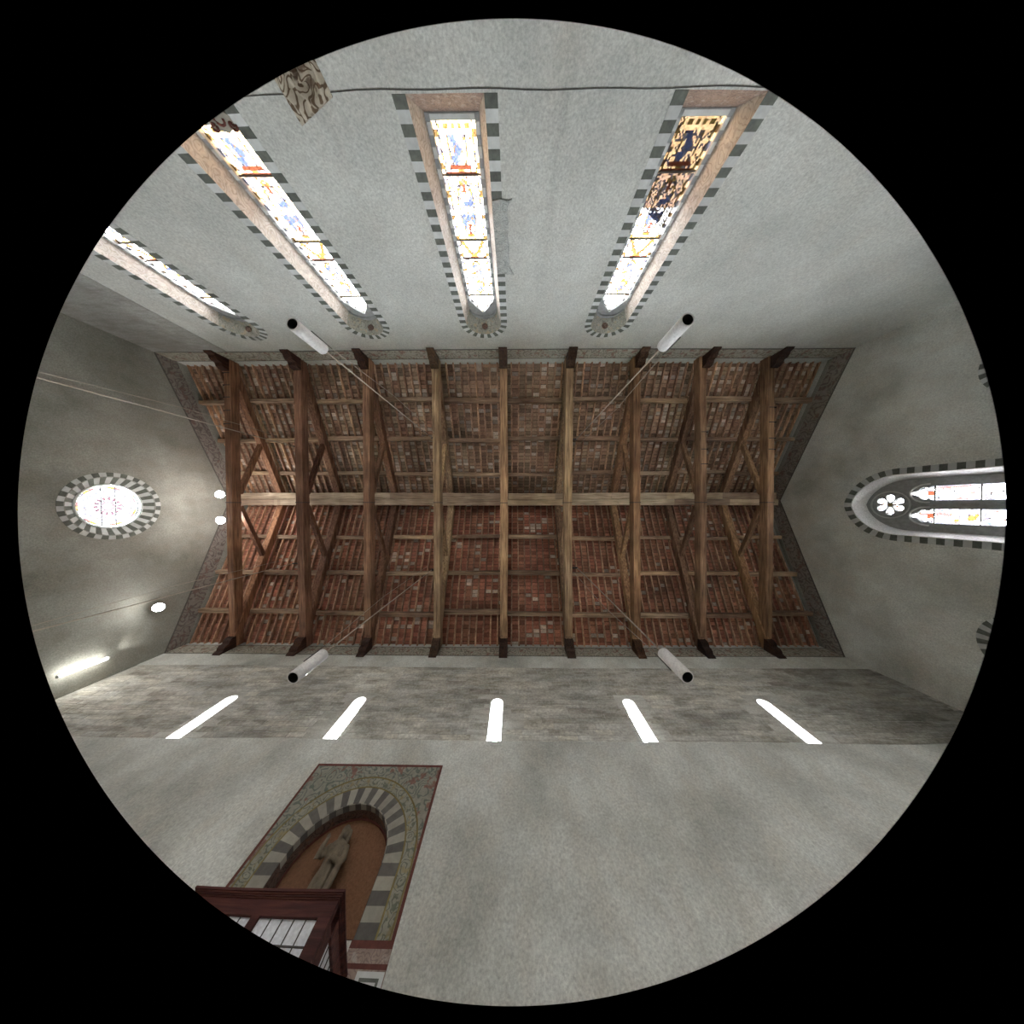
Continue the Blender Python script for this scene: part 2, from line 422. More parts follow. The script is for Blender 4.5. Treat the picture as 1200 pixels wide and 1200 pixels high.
# smooth plaster band above the masonry
plate('plaster_band', FR['S'], [(XW, 9.55), (XE, 9.55), (XE, 10.3), (XW, 10.3)], [], -.012, .01, 'south', sw)

# ------------------------------------------------------------------ roof
roof = mk('ceiling', [(XW-.4, YN-.5, roofz(YN-.5)+.19), (XE+.4, YN-.5, roofz(YN-.5)+.19), (XE+.4, RY, RZ+.19), (XW-.4, RY, RZ+.19),
                      (XE+.4, YS+.5, roofz(YS+.5)+.19), (XW-.4, YS+.5, roofz(YS+.5)+.19)] +
          [(x, y, zz+.15) for x, y, zz in ((XW-.4, YN-.5, roofz(YN-.5)+.19), (XE+.4, YN-.5, roofz(YN-.5)+.19), (XE+.4, RY, RZ+.19), (XW-.4, RY, RZ+.19),
                      (XE+.4, YS+.5, roofz(YS+.5)+.19), (XW-.4, YS+.5, roofz(YS+.5)+.19))],
          [(0, 1, 2, 3), (3, 2, 4, 5), (6, 7, 8, 9), (9, 8, 10, 11), (0, 1, 7, 6), (5, 4, 10, 11), (0, 3, 9, 6), (3, 5, 11, 9), (1, 2, 8, 7), (2, 4, 10, 8)], 'wood_dark')
tag(roof, 'pitched timber roof lined with terracotta tiles between rafters', 'ceiling', kind='structure')
TX = [-11.95, -8.95, -6.13, -3.25, -.455, 2.25, 5.03, 7.74, 10.5]
RS = .31
NR = int((XE-XW)/RS)
rx = [XW+.12+i*RS for i in range(NR+1)]
for i, x in enumerate(rx):
    for s in (-1, 1):
        y1 = YN if s < 0 else YS
        j = random.uniform(-.012, .012)
        beam('rafter', (x+j, y1, roofz(y1)+random.uniform(-.008, .008)), (x-j, RY, RZ), .062, .115, 'wood_rafter', roof, bev=.008)
vs, fs, cs = [], [], []
rg = random.Random(11)
PITCH = .15
for i in range(len(rx)-1):
    for s in (-1, 1):
        L = (abs((YN if s < 0 else YS)-RY)); t = 0
        hue = rg.random()
        while t < L:
            y0, y1 = RY+s*t, RY+s*min(L+.05, t+PITCH-.022)
            lift = rg.uniform(0, .03); tl = rg.uniform(-.008, .008)
            n = len(vs); x0, x1 = rx[i]+.01, rx[i+1]-.01
            for dz in (0, .035):
                for (a, b, e) in ((x0, y0, tl), (x1, y0, -tl), (x1, y1, -tl), (x0, y1, tl)):
                    vs.append((a, b, roofz(b)+.115+lift+dz+e))
            fs += [(n, n+1, n+2, n+3)] + [(n+q, n+(q+1) % 4, n+4+(q+1) % 4, n+4+q) for q in range(4)]
            nn = noise.noise(Vector((rx[i]*.5, y0*.9, 4.2)))
            pale = rg.random() < .05 + .45*max(0, nn) + (.10 if s < 0 else -.02)
            k = rg.uniform(.62, 1.25)*(1+.6*nn)
            if pale: c = (.50*k, .41*k, .33*k)
            else: c = (.37*k, (.13+.04*hue)*k, (.082+.02*hue)*k) if s > 0 else (.34*k, (.19+.06*hue)*k, (.125+.04*hue)*k)
            cs += [c]*5
            t += PITCH
tl = mk('terracotta_tiles', vs, fs, 'tiles', roof, cols=cs); tl['kind'] = 'stuff'
bays = [XW] + TX + [XE]
PY = [-4.68, -3.14, -1.62, 1.57, 3.17, 4.78]
for i in range(10):
    x0, x1 = bays[i]-(.16 if i else .1), bays[i+1]+(.16 if i < 9 else .1)
    for y in PY:
        w, h = random.uniform(.15, .21), random.uniform(.15, .18); e = random.uniform(-.02, .03); yy = y+random.uniform(-.05, .05)
        beam('purlin', (x0, yy, roofz(yy)-h-.0+e*.3), (x1, yy+e, roofz(yy)-h-e*.3), w, h+.02, 'wood_x', roof)
    e = random.uniform(-.02, .02)
    beam('ridge_beam', (x0, RY-.24, RZ-.66+e), (x1, RY-.24, RZ-.66-e), .32, .42, 'wood_ridge', roof)
    beam('ridge_beam', (x0, RY+.08, RZ-.74-e), (x1, RY+.08, RZ-.74+e), .30, .50, 'wood_ridge', roof)

# painted friezes under the eaves
def frieze(idx, F, a0, a1, label):
    t = plate('trim_%d' % idx, F, [(a0, 10.3), (a1, 10.3), (a1, 10.92), (a0, 10.92)], [], -.014, .01, 'frieze')
    tag(t, label, 'frieze', kind='structure')
    plate('border_line', F, [(a0, 10.28), (a1, 10.28), (a1, 10.31), (a0, 10.31)], [], -.02, .005, 'fdark', t)
    plate('border_line', F, [(a0, 10.90), (a1, 10.90), (a1, 10.93), (a0, 10.93)], [], -.02, .005, 'fdark', t)
    plate('plaster_strip', F, [(a0, 10.93), (a1, 10.93), (a1, 11.2), (a0, 11.2)], [], -.006, .01, 'north', t)
frieze(1, FR['N'], XW, XE, 'painted scroll frieze under the eaves above the tall lancets')
frieze(2, FR['S'], XW, XE, 'painted scroll frieze under the eaves above the small lancets')
def rake(idx, F, label, top):
    za, zb = 10.3, top
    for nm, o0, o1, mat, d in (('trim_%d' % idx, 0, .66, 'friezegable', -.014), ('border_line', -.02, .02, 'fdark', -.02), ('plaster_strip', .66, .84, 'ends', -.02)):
        pl = [(YN, za+o0), (RY, zb+o0), (YS, za+o0), (YS, za+o1), (RY, zb+o1), (YN, za+o1)]
        if nm.startswith('trim'):
            t = plate(nm, F, pl, [], d, .01, mat); tag(t, label, 'frieze', kind='structure')
        else: plate(nm, F, pl, [], d, .01, mat, t)
rake(3, FR['W'], 'dark painted frieze raking up the gable over the round window', 12.85)
rake(4, FR['E'], 'dark painted frieze raking up the gable over the twin lancet', 12.98)

# ------------------------------------------------------------------ trusses
ORD = ['first', 'second', 'third', 'fourth', 'fifth', 'sixth', 'seventh', 'eighth', 'ninth']
TB, TH, TW = 10.8, .36, .29
trusses = []
TCOL = [(.72, .50, .43), (.66, .46, .41), (.78, .58, .50), (1.12, 1.08, .92), (.98, .84, .72), (1.02, .96, .86), (1.1, .90, .68), (.66, .53, .46), (.86, .70, .56)]
for i, x in enumerate(TX):
    t = empty('roof_truss', (x, RY, TB), 'old timber roof truss with two raking struts, %s from the round window wall' % ORD[i], 'roof truss', 'roof trusses across the nave')
    trusses.append(t)
    w = TW*random.uniform(.92, 1.08)
    sk = (-.04, .02, -.04, .0, .0, .02, .08, .12, .09)[i]
    beam('tie_beam', (x-sk, YN-.2, TB), (x+sk, YS+.2, TB), w, TH, 'wood_y', t, bev=.02)
    pv = .17; ph = .30
    for s in (-1, 1):
        ye = YN+.15 if s < 0 else YS-.15
        beam('principal_rafter', (x, ye, roofz(ye)-pv-ph), (x, RY+s*.08, roofz(RY+s*.08)-pv-ph), w*.92, ph*.93, 'wood_y', t, bev=.018)
        yt = RY+s*2.62
        beam('strut', (x, RY+s*.30, TB+TH-.03), (x, yt, roofz(yt)-pv-ph-.02), .18, .17, 'wood_y', t, bev=.012)
        # carved corbel
        yw_ = YN if s < 0 else YS
        prof = [(0, 0), (0, -.62), (.07, -.66), (.12, -.60), (.15, -.50), (.24, -.47), (.30, -.40), (.33, -.28), (.44, -.24), (.50, -.15), (.52, 0)]
        hw = w*.5+.01
        vs = [(x+q*hw, yw_-s*(a-.04), TB+b) for q in (-1, 1) for a, b in prof]; n = len(prof)
        mk('corbel', vs, [tuple(range(n)), tuple(range(2*n-1, n-1, -1))] + [(k, (k+1) % n, n+(k+1) % n, n+k) for k in range(n)], 'wood_dark', t)
    def strap(yc, wd=.05):
        g = .008; vs = []
        for yy in (yc-wd/2, yc+wd/2):
            vs += [(x-w/2-g, yy, TB+TH+g), (x-w/2-g, yy, TB-g), (x+w/2+g, yy, TB-g), (x+w/2+g, yy, TB+TH+g)]
        mk('iron_strap', vs, [(0, 1, 5, 4), (1, 2, 6, 5), (2, 3, 7, 6), (3, 0, 4, 7)], 'iron', t)
    strap(RY+.12, .03)
    if i == 0:
        for yy in (-5.5, -5.0, -4.5, -3.95, -3.4): strap(yy, .035)
    if i == 8:
        for yy in (-4.0, -3.4, -2.75, -2.3): strap(yy, .035)
    for ch in t.children:
        if ch.name.split('.')[0] not in ('iron_strap',): ch.color = (*TCOL[i], 1)
    if i == 7:
        for yy in (-3.0, -2.3, -1.7): strap(yy, .03)

# ------------------------------------------------------------------ stained glass
GW = .37
def head_hw(z, ztop=8.85, zsh=8.30, hw=GW):
    if z <= zsh: return hw
    pts = [(zsh, hw), (zsh+.07, hw*.98), (zsh+.14, hw*.80), (zsh+.2, hw*.66), (zsh+.30, hw*.58), (zsh+.38, hw*.36), (zsh+.46, hw*.22), (ztop, hw*.04)]
    for (za, a), (zb, b) in zip(pts, pts[1:]):
        if z <= zb: return a+(b-a)*(z-za)/(zb-za)
    return hw*.03
PAN = [4.49, 5.23, 6.49, 6.97, 8.17, 8.85]
WHITE, PALE, BLUE, AMB, GOLD, RUST, LEAD = (.068, .065, .066), (.0026, .0024, .0028), (.0011, .0014, .0028), (.0026, .0014, .0005), (.0032, .0021, .0006), (.0022, .0006, .0003), (.0005, .0004, .0004)
DEEP = (.032, .020, .0105)
def jit(c, rg, a=.35):
    k = rg.uniform(1-a, 1+a); return (c[0]*k*rg.uniform(.9, 1.1), c[1]*k, c[2]*k*rg.uniform(.85, 1.15))
def lancet_colour(t, z, rg, pan):
    i = 0
    while i < len(pan)-2 and z > pan[i+1]: i += 1
    z0, z1 = pan[i], pan[i+1]; q = (z-z0)/(z1-z0); at = abs(t)
    W = DEEP if i == 0 else (.024, .015, .010) if i == 1 and q < .5 else WHITE
    if at > .88: return jit(W, rg, .3) if int(z/.11) % 2 else jit(AMB if int(z/.22) % 2 else PALE, rg)
    if at > .76: return jit(LEAD if rg.random() < .35 else GOLD if int(z/.08) % 3 else W, rg)
    if z-z0 < .045: return jit(AMB if int(t*7+9) % 2 else PALE, rg)
    if z1-z < .045: return jit(RUST if i in (0, 2) else GOLD, rg)
    if i == 0 and .82 < q < .92 and at < .55: return jit(RUST, rg)
    if i == 0 and q < .28: return jit(GOLD if int(t*6+20) % 2 and int(z/.07) % 2 else W, rg)
    if i == 2 and abs(at-(1-q)*.75) < .13: return jit(GOLD if rg.random() < .7 else AMB, rg)
    if abs(math.sin((t*.37+z)*17)) < .16 or abs(math.sin((t*.37-z)*17)) < .16:
        return jit(PALE if rg.random() < .7 else AMB, rg)
    e = (t/.46)**2+((q-.5)/.43)**2
    if i in (0, 1, 3):
        if .82 < e < 1.12: return jit(GOLD if int(z/.06) % 3 else LEAD, rg)
        if e <= .82:
            n = noise.noise(Vector((t*2.6, z*5, pan[0]*7+i*3.1)))
            if n > .26: return jit(BLUE, rg)
            if n < -.34: return jit(RUST if i == 1 else GOLD, rg)
            if abs(n) < .05: return jit(PALE, rg)
    return jit(W, rg, .25) if rg.random() < .8 else jit(PALE, rg)
def pane(F, cx, hwf, z0, z1, d, par, colf, cols=26, dz=.032, name='stained_glass_pane'):
    nr = max(2, int((z1-z0)/dz)); vs = []; fs = []; cs = []
    for r in range(nr+1):
        z = z0+(z1-z0)*r/nr; h = hwf(z)
        for c in range(cols+1): vs.append(F(cx+(2*c/cols-1)*h, z, d))
    for r in range(nr):
        for c in range(cols):
            a = r*(cols+1)+c; fs.append((a, a+1, a+cols+2, a+cols+1))
            cs.append(colf(2*(c+.5)/cols-1, z0+(z1-z0)*(r+.5)/nr))
    return mk(name, vs, fs, 'glass', par, cols=cs)

NLAB = ['tall stained glass lancet closest to the corner with the round window wall',
        'tall stained glass lancet with a small carved crest on its sill',
        'tall stained glass lancet with a grey fragment overlapping its striped border',
        'tall stained glass lancet with dark amber lower panes and bright upper panes']
DB = .36                                  # depth of the glass behind the wall face
for wi, cx in enumerate(NWX):
    w = empty('window_%d' % (wi+1), (cx, YN, N_SILL), NLAB[wi], 'window', kind='structure')
    F = FR['N']; rg = random.Random(50+wi)
    A = arch(cx, N_IN, N_SILL, N_SPR); B = arch(cx, .45, 4.40, 8.70)
    loft('reveal', F, A, 0, B, DB, 'jamb', w)
    # painted soffit laid over the head of the reveal
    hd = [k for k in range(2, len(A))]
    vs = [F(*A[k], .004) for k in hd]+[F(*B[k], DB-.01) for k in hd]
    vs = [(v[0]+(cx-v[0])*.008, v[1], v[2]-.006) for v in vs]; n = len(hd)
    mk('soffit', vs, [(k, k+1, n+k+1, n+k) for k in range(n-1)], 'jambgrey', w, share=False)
    loft('sill', F, A, 0, B, DB, 'sill', w, only_bottom=True)
    # stone frame round the glass
    gl = [(cx-GW, PAN[0]), (cx+GW, PAN[0])]
    zz = [8.30+.55*k/14 for k in range(15)]
    gl += [(cx+head_hw(q), q) for q in zz] + [(cx-head_hw(q), q) for q in reversed(zz)]
    plate('stone_frame', F, B, [gl], DB-.01, DB+.1, 'tracery', w)
    # small pale blocks let into the dark frame
    z = 4.50; k = 0
    while z < 8.2:
        if k % 2 == 0:
            for s in (-1, 1):
                a0, a1 = sorted((cx+s*(GW+.005), cx+s*.44))
                block('frame_block', F, [(a0, z), (a1, z), (a1, z+.15), (a0, z+.15)], DB-.02, DB+.02, 'light', w)
            
        z += .15; k += 1
    block('frame_block', F, [(cx-GW, 4.41), (cx+GW, 4.41), (cx+GW, 4.48), (cx-GW, 4.48)], DB-.02, DB+.02, 'light', w)
    # moulded ledge and roundel in the head
    tube('head_moulding', [F(cx+.42*math.cos(t), 8.70+.30*math.sin(t), DB-.03) for t in [PI*q/12 for q in range(13)]], .022, 'tracery', w)
    ring = lathe('roundel', F(cx, 9.24, .17), [(.02, -.03), (.085, -.03), (.10, -.015), (.10, .015)], 'umber', w, n=16)
    for i in range(5):
        gp = pane(F, cx, head_hw, PAN[i]+.004, PAN[i+1]-.004, DB+.05, w, lambda t, z: lancet_colour(t, z, rg, PAN))
        if i: box('saddle_bar', cx-GW, cx+GW, YN-DB-.055, YN-DB-.03, PAN[i]-.011, PAN[i]+.011, 'lead', gp)
    stripes(F, w, cx, N_IN, N_OUT, N_SILL, N_SPR, .148, 17, ('dark', 'light'))
    portal(F, cx, (PAN[0]+PAN[-1])/2, GW*2, PAN[-1]-PAN[0], DB+.12, w)

# small lancets of the south wall
SLAB = ['nearest the round window wall', 'above the painted portal', 'between the lancet above the portal and the two toward the twin lancet wall',
        'second from the twin lancet wall', 'nearest the twin lancet wall']
for wi, cx in enumerate(SWX):
    w = empty('window_%d' % (5+wi), (cx, YS, S_BOT), 'small white lancet window over the ledge, '+SLAB[wi], 'window', kind='structure')
    F = FR['S']
    A = arch(cx, S_H, S_BOT, S_SPR, 12); B = arch(cx, .085, S_BOT+.05, S_SPR-.03, 12)
    loft('reveal', F, A, 0, B, .26, 'white', w, skip_bottom=False)
    plate('window_frame', F, arch(cx, .11, S_BOT, S_SPR, 12), [arch(cx, .07, S_BOT+.06, S_SPR-.04, 12)], .25, .30, 'black', w)
    hw = lambda z, c=cx: .078 if z < S_SPR-.04 else max(.006, math.sqrt(max(0, .078**2-(z-S_SPR+.04)**2)))
    pane(F, cx, hw, S_BOT+.05, S_SPR+.035, .28, w, lambda t, z: (.85, .87, .9), cols=4, dz=.05, name='glass_pane')
    for zb in (6.5, 7.0, 7.45): box('glazing_bar', cx-.078, cx+.078, YS+.268, YS+.276, zb-.008, zb+.008, 'lead', w)
    portal(F, cx, (S_BOT+S_SPR)/2, .16, S_SPR-S_BOT, .34, w)

# twin lancet of the east wall
F = FR['E']
w = empty('window_10', (XE, EC, E_SILL), 'tall twin lancet with a six petal rose in a striped pointed arch', 'window', kind='structure')
A = arch(EC, E_IN, E_SILL, E_SPR, 20, E_INR); B = arch(EC, .88, E_SILL+.2, E_SPR, 20, 1.10)
loft('reveal', F, A, 0, B, .42, 'white', w, skip_bottom=False)
RZc, RR = 9.50, .40
def petal(k, n=12):
    t0 = 2*PI*k/6; out = []
    for q in range(n):
        a = 2*PI*q/n; u, v = .215+.148*math.cos(a),   .118*math.sin(a)*(.62+.38*math.cos(a)*1.0+.2)
        out.append((EC+u*math.cos(t0)-v*math.sin(t0), RZc+u*math.sin(t0)+v*math.cos(t0)))
    return out
LH = .235
def lan_hw(z, zs=8.55):
    pts = [(zs, LH), (zs+.05, LH*.96), (zs+.10, LH*.66), (zs+.15, LH*.84), (zs+.22, LH*.90), (zs+.29, LH*.62), (zs+.34, LH*.26), (zs+.41, LH*.30), (zs+.45, LH*.24), (zs+.48, LH*.06)]
    if z <= zs: return LH
    for (za, a), (zb, b) in zip(pts, pts[1:]):
        if z <= zb: return a+(b-a)*(z-za)/(zb-za)
    return LH*.08
lan = []
for s in (-1, 1):
    c = EC+s*.37; zz = [8.55+.48*k/16 for k in range(17)]
    lan.append([(c-LH, E_SILL+.4), (c+LH, E_SILL+.4)]+[(c+lan_hw(q), q) for q in zz]+[(c-lan_hw(q), q) for q in reversed(zz)])
plate('tracery', F, B, lan+[petal(k) for k in range(6)], .40, .52, 'tracery', w)
box('mullion', XE+.33, XE+.42, EC-.06, EC+.06, E_SILL+.2, 8.75, 'tracery', w)
for s in (-1, 1):
    c = EC+s*.37
    tube('arch_moulding', [F(c+.31*math.cos(t), 8.62+.42*math.sin(t), .39) for t in [PI*q/14 for q in range(15)]], .025, 'light', w)
tube('rose_moulding', [F(EC+.47*math.cos(t), RZc+.47*math.sin(t), .39) for t in [2*PI*q/28 for q in range(29)]], .022, 'light', w)
lathe('rose_boss', F(EC, RZc, .39), [(.02, -.01), (.06, 0), (.065, .02)], 'gold', w, n=12, axis='x')
rg = random.Random(90)
def rose_col(t, z):
    d = math.hypot(t*.42, z-RZc)
    if d < .06: return GOLD
    return jit(WHITE if rg.random() < .6 else PALE if rg.random() < .6 else RUST, rg)
pane(F, EC, lambda z: .42, RZc-.42, RZc+.42, .46, w, rose_col, cols=26)
EP = [E_SILL+.38, 4.0, 5.2, 6.5, 7.7, 8.55, 9.05]
def twin_col(t, z, side):
    if z > 8.55 and abs(t) < .42 and z < 8.72: return jit(RUST, rg, .2)
    if abs(t) > .88: return jit(PALE, rg)
    n = noise.noise(Vector((t*1.6+side*3, z*3.0, 2.2))); m = noise.noise(Vector((t*2+side*5, z*2.2, 8.8)))
    if m > .42: return jit((.004, .0017, .0016), rg)
    if n > .34: return jit((.0022, .0026, .0036), rg)
    if n < -.45: return jit(GOLD, rg)
    if abs(math.sin(z*21)) < .10: return jit(PALE, rg)
    r = rg.random(); return jit(LEAD if r < .07 else PALE if r < .35 else WHITE, rg)
for s in (-1, 1):
    c = EC+s*.37
    for i in range(len(EP)-1):
        gp = pane(F, c, lambda z: lan_hw(z)+.004, EP[i], EP[i+1]-.006, .46, w, lambda t, z: twin_col(t, z, s), cols=16, dz=.04)
        if i: box('saddle_bar', XE+.43, XE+.45, c-LH, c+LH, EP[i]-.012, EP[i]+.012, 'lead', gp)
stripes(F, w, EC, E_IN+.02, E_OUT, E_SILL, E_SPR, .16, 23, ('light', 'dark'), rin=E_INR+.03, rout=E_OUTR)
portal(F, EC, 6.1, 1.4, 7.5, .56, w)

# round window of the west wall
F = FR['W']
w = empty('window_11', (XW, OC_Y, OC_Z-1.18), 'round stained glass window ringed by dark and light checks', 'window', kind='structure')
NS = 44
for k in range(NS):
    t0, t1 = 2*PI*k/NS, 2*PI*(k+1)/NS; tm = (t0+t1)/2
    P = lambda r, t: (OC_Y+r*math.cos(t), OC_Z+r*math.sin(t))
    block('stone_block', F, [P(1.04, t0), P(1.18, t0), P(1.18, tm), P(1.18, t1), P(1.04, t1), P(1.04, tm)], -.008, .03, ('dark', 'light')[k % 2], w)
    vs = [F(*P(1.04, t0), -.004), F(*P(1.04, t1), -.004), F(*P(.78, t1), .16), F(*P(.78, t0), .16)]
    vs += [F(*P(1.08, t0), .05), F(*P(1.08, t1), .05), F(*P(.82, t1), .2), F(*P(.82, t0), .2)]
    mk('stone_block', vs, [(0, 1, 2, 3), (4, 7, 6, 5), (0, 4, 5, 1), (1, 5, 6, 2), (2, 6, 7, 3), (3, 7, 4, 0)], ('light', 'dark')[k % 2], w)
for r, d, rr in ((.765, .15, .028), (.72, .2, .022)):
    tube('ring_moulding', [F(OC_Y+r*math.cos(t), OC_Z+r*math.sin(t), d) for t in [2*PI*q/40 for q in range(41)]], rr, 'light', w)
vs = []; fs = []; cs = []; rg = random.Random(5)
NRr, NTt = 14, 56
for r in range(NRr+1):
    for k in range(NTt):
        t = 2*PI*k/NTt; q = .005+.735*r/NRr; vs.append(F(OC_Y+q*math.cos(t), OC_Z+q*math.sin(t), .23))
for r in range(NRr):
    for k in range(NTt):
        fs.append((r*NTt+k, r*NTt+(k+1) % NTt, (r+1)*NTt+(k+1) % NTt, (r+1)*NTt+k))
        OWH, OPA = (.0058, .0058, .006), (.0021, .002, .0022)
        if r == NRr-1: c = OWH
        elif r in (NRr-2,): c = ((.0024, .0012, .0012), GOLD, OPA, OWH)[(k//2) % 4]
        elif r == 5 or r == 4: c = (.0015, .0008, .001) if (k//2) % 2 else OWH
        elif r == 2: c = (.0026, .0019, .0021)
        else: c = OWH if rg.random() < .72 else OPA
        cs.append(jit(c, rg, .25))
mk('stained_glass_pane', vs, fs, 'glass', w, cols=cs)
for zz in (-.16, .16): box('saddle_bar', XW-.225, XW-.205, OC_Y-.7, OC_Y+.7, OC_Z+zz-.004, OC_Z+zz+.004, 'lead', w)
portal(F, OC_Y, OC_Z, 1.45, 1.45, .3, w)

# heads of the two side arches on the east wall
for i, (cy, zap, lab) in enumerate(((-3.74, 7.56, 'striped blind arch on the twin lancet wall, toward the tall lancets side'),
                                    (3.66, 7.42, 'striped blind arch on the twin lancet wall, toward the ledge side'))):
    t = empty('trim_%d' % (5+i), (XE, cy, 2.0), lab, 'blind arch', kind='structure')
    zs = zap-.80
    stripes(FR['E'], t, cy, .50, .80, 3.0, zs, .16, 17, ('dark', 'light'), d0=-.02)
    plate('arch_infill', FR['E'], arch(cy, .50, 3.0, zs), [], -.006, .02, 'umber', t)

# ------------------------------------------------------------------ painted portal on the south wall
F = FR['L']
pt = empty('painted_portal', (FX, YL, 1.6), 'painted rectangular portal surround with striped arch and scroll borders', 'mural')
rect = [(F_L, F_B), (F_R, F_B), (F_R, F_T), (F_L, F_T)]
e = .045
plate('red_frame', F, rect, [[(F_L+e, F_B+.0015), (F_R-e, F_B+.0015), (F_R-e, F_T-e), (F_L+e, F_T-e)]], -.008, .004, 'red', pt)
plate('spandrel', F, [(F_L+e, F_B), (F_R-e, F_B), (F_R-e, F_T-e), (F_L+e, F_T-e)], [arch(FX, 1.31, F_B+.001, FZS, 28)], -.005, .004, 'spandrel', pt)
plate('scroll_band', F, arch(FX, 1.31, F_B, FZS, 28), [arch(FX, 1.11, F_B+.001, FZS, 28)], -.006, .004, 'scroll', pt)
for r in (1.295, 1.105):
    path = [F(FX+r, F_B, -.006), F(FX+r, FZS, -.006)]+[F(FX+r*math.cos(PI*k/28), FZS+r*math.sin(PI*k/28), -.006) for k in range(1, 28)]+[F(FX-r, FZS, -.006), F(FX-r, F_B, -.006)]
    tube('gold_line', path, .014, 'gold', pt, n=4)
stripes(F, pt, FX, FRI, FRO-.005, F_B, FZS, .146, 25, ('fdark', 'flight'), d0=-.008, d1=.02)
A = arch(FX, FRI, F_B, FZS, 24)
A2 = [(FX+(a-FX)*.992, FZS+(b-FZS)*.992) for a, b in A]
loft('intrados', F, A2, -.004, A2, .34, 'umber', pt, skip_bottom=False)
stripes_in = arch(FX, FRI, F_B, FZS, 24)
n = len(A)
for k in range(2, n-1):
    p, q = A[k], A[k+1]
    vs = [F(*p, -.005), F(*q, -.005), F(*q, .11), F(*p, .11)]
    ins = lambda s: (FX+(s[0]-FX)*.985, FZS+(s[1]-FZS)*.985)
    vs += [F(*ins(p), -.005), F(*ins(q), -.005), F(*ins(q), .11), F(*ins(p), .11)]
    mk('stone_block', vs, [(0, 1, 2, 3), (4, 5, 6, 7), (0, 1, 5, 4), (2, 3, 7, 6), (0, 3, 7, 4), (1, 2, 6, 5)], ('fdark', 'flight')[k % 2], pt)
plate('niche_back', F, arch(FX, FRI+.02, F_B-.02, FZS, 24), [], .30, .36, 'ochre', pt)
rb = arch(FX, FRI-.01, F_B, FZS, 24)
tube('red_line', [F(a, zz, .292) for a, zz in rb[1:]+[rb[0]]], .02, 'red', pt, n=5)
# painted dado below the arch on either side
for s in (-1, 1):
    a0, a1 = sorted((FX+s*.80, FX+s*1.36))
    for z0, z1, mt in ((3.205, 3.27, 'red'), (3.09, 3.205, 'sill'), (3.045, 3.09, 'red'), (2.3, 3.045, 'sill')):
        plate('painted_band', F, [(a0, z0), (a1, z0), (a1, z1), (a0, z1)], [], -.007, .004, mt, pt)
    c = FX+s*1.18
    plate('painted_panel', F, [(c-.17, 2.45), (c+.17, 2.45), (c+.17, 3.03), (c-.17, 3.03)], [], -.010, .004, 'light', pt)
    plate('painted_panel', F, [(c-.12, 2.50), (c+.12, 2.50), (c+.12, 2.98), (c-.12, 2.98)], [[(c-.09, 2.53), (c+.09, 2.53), (c+.09, 2.95), (c-.09, 2.95)]], -.013, .004, 'dark', pt)

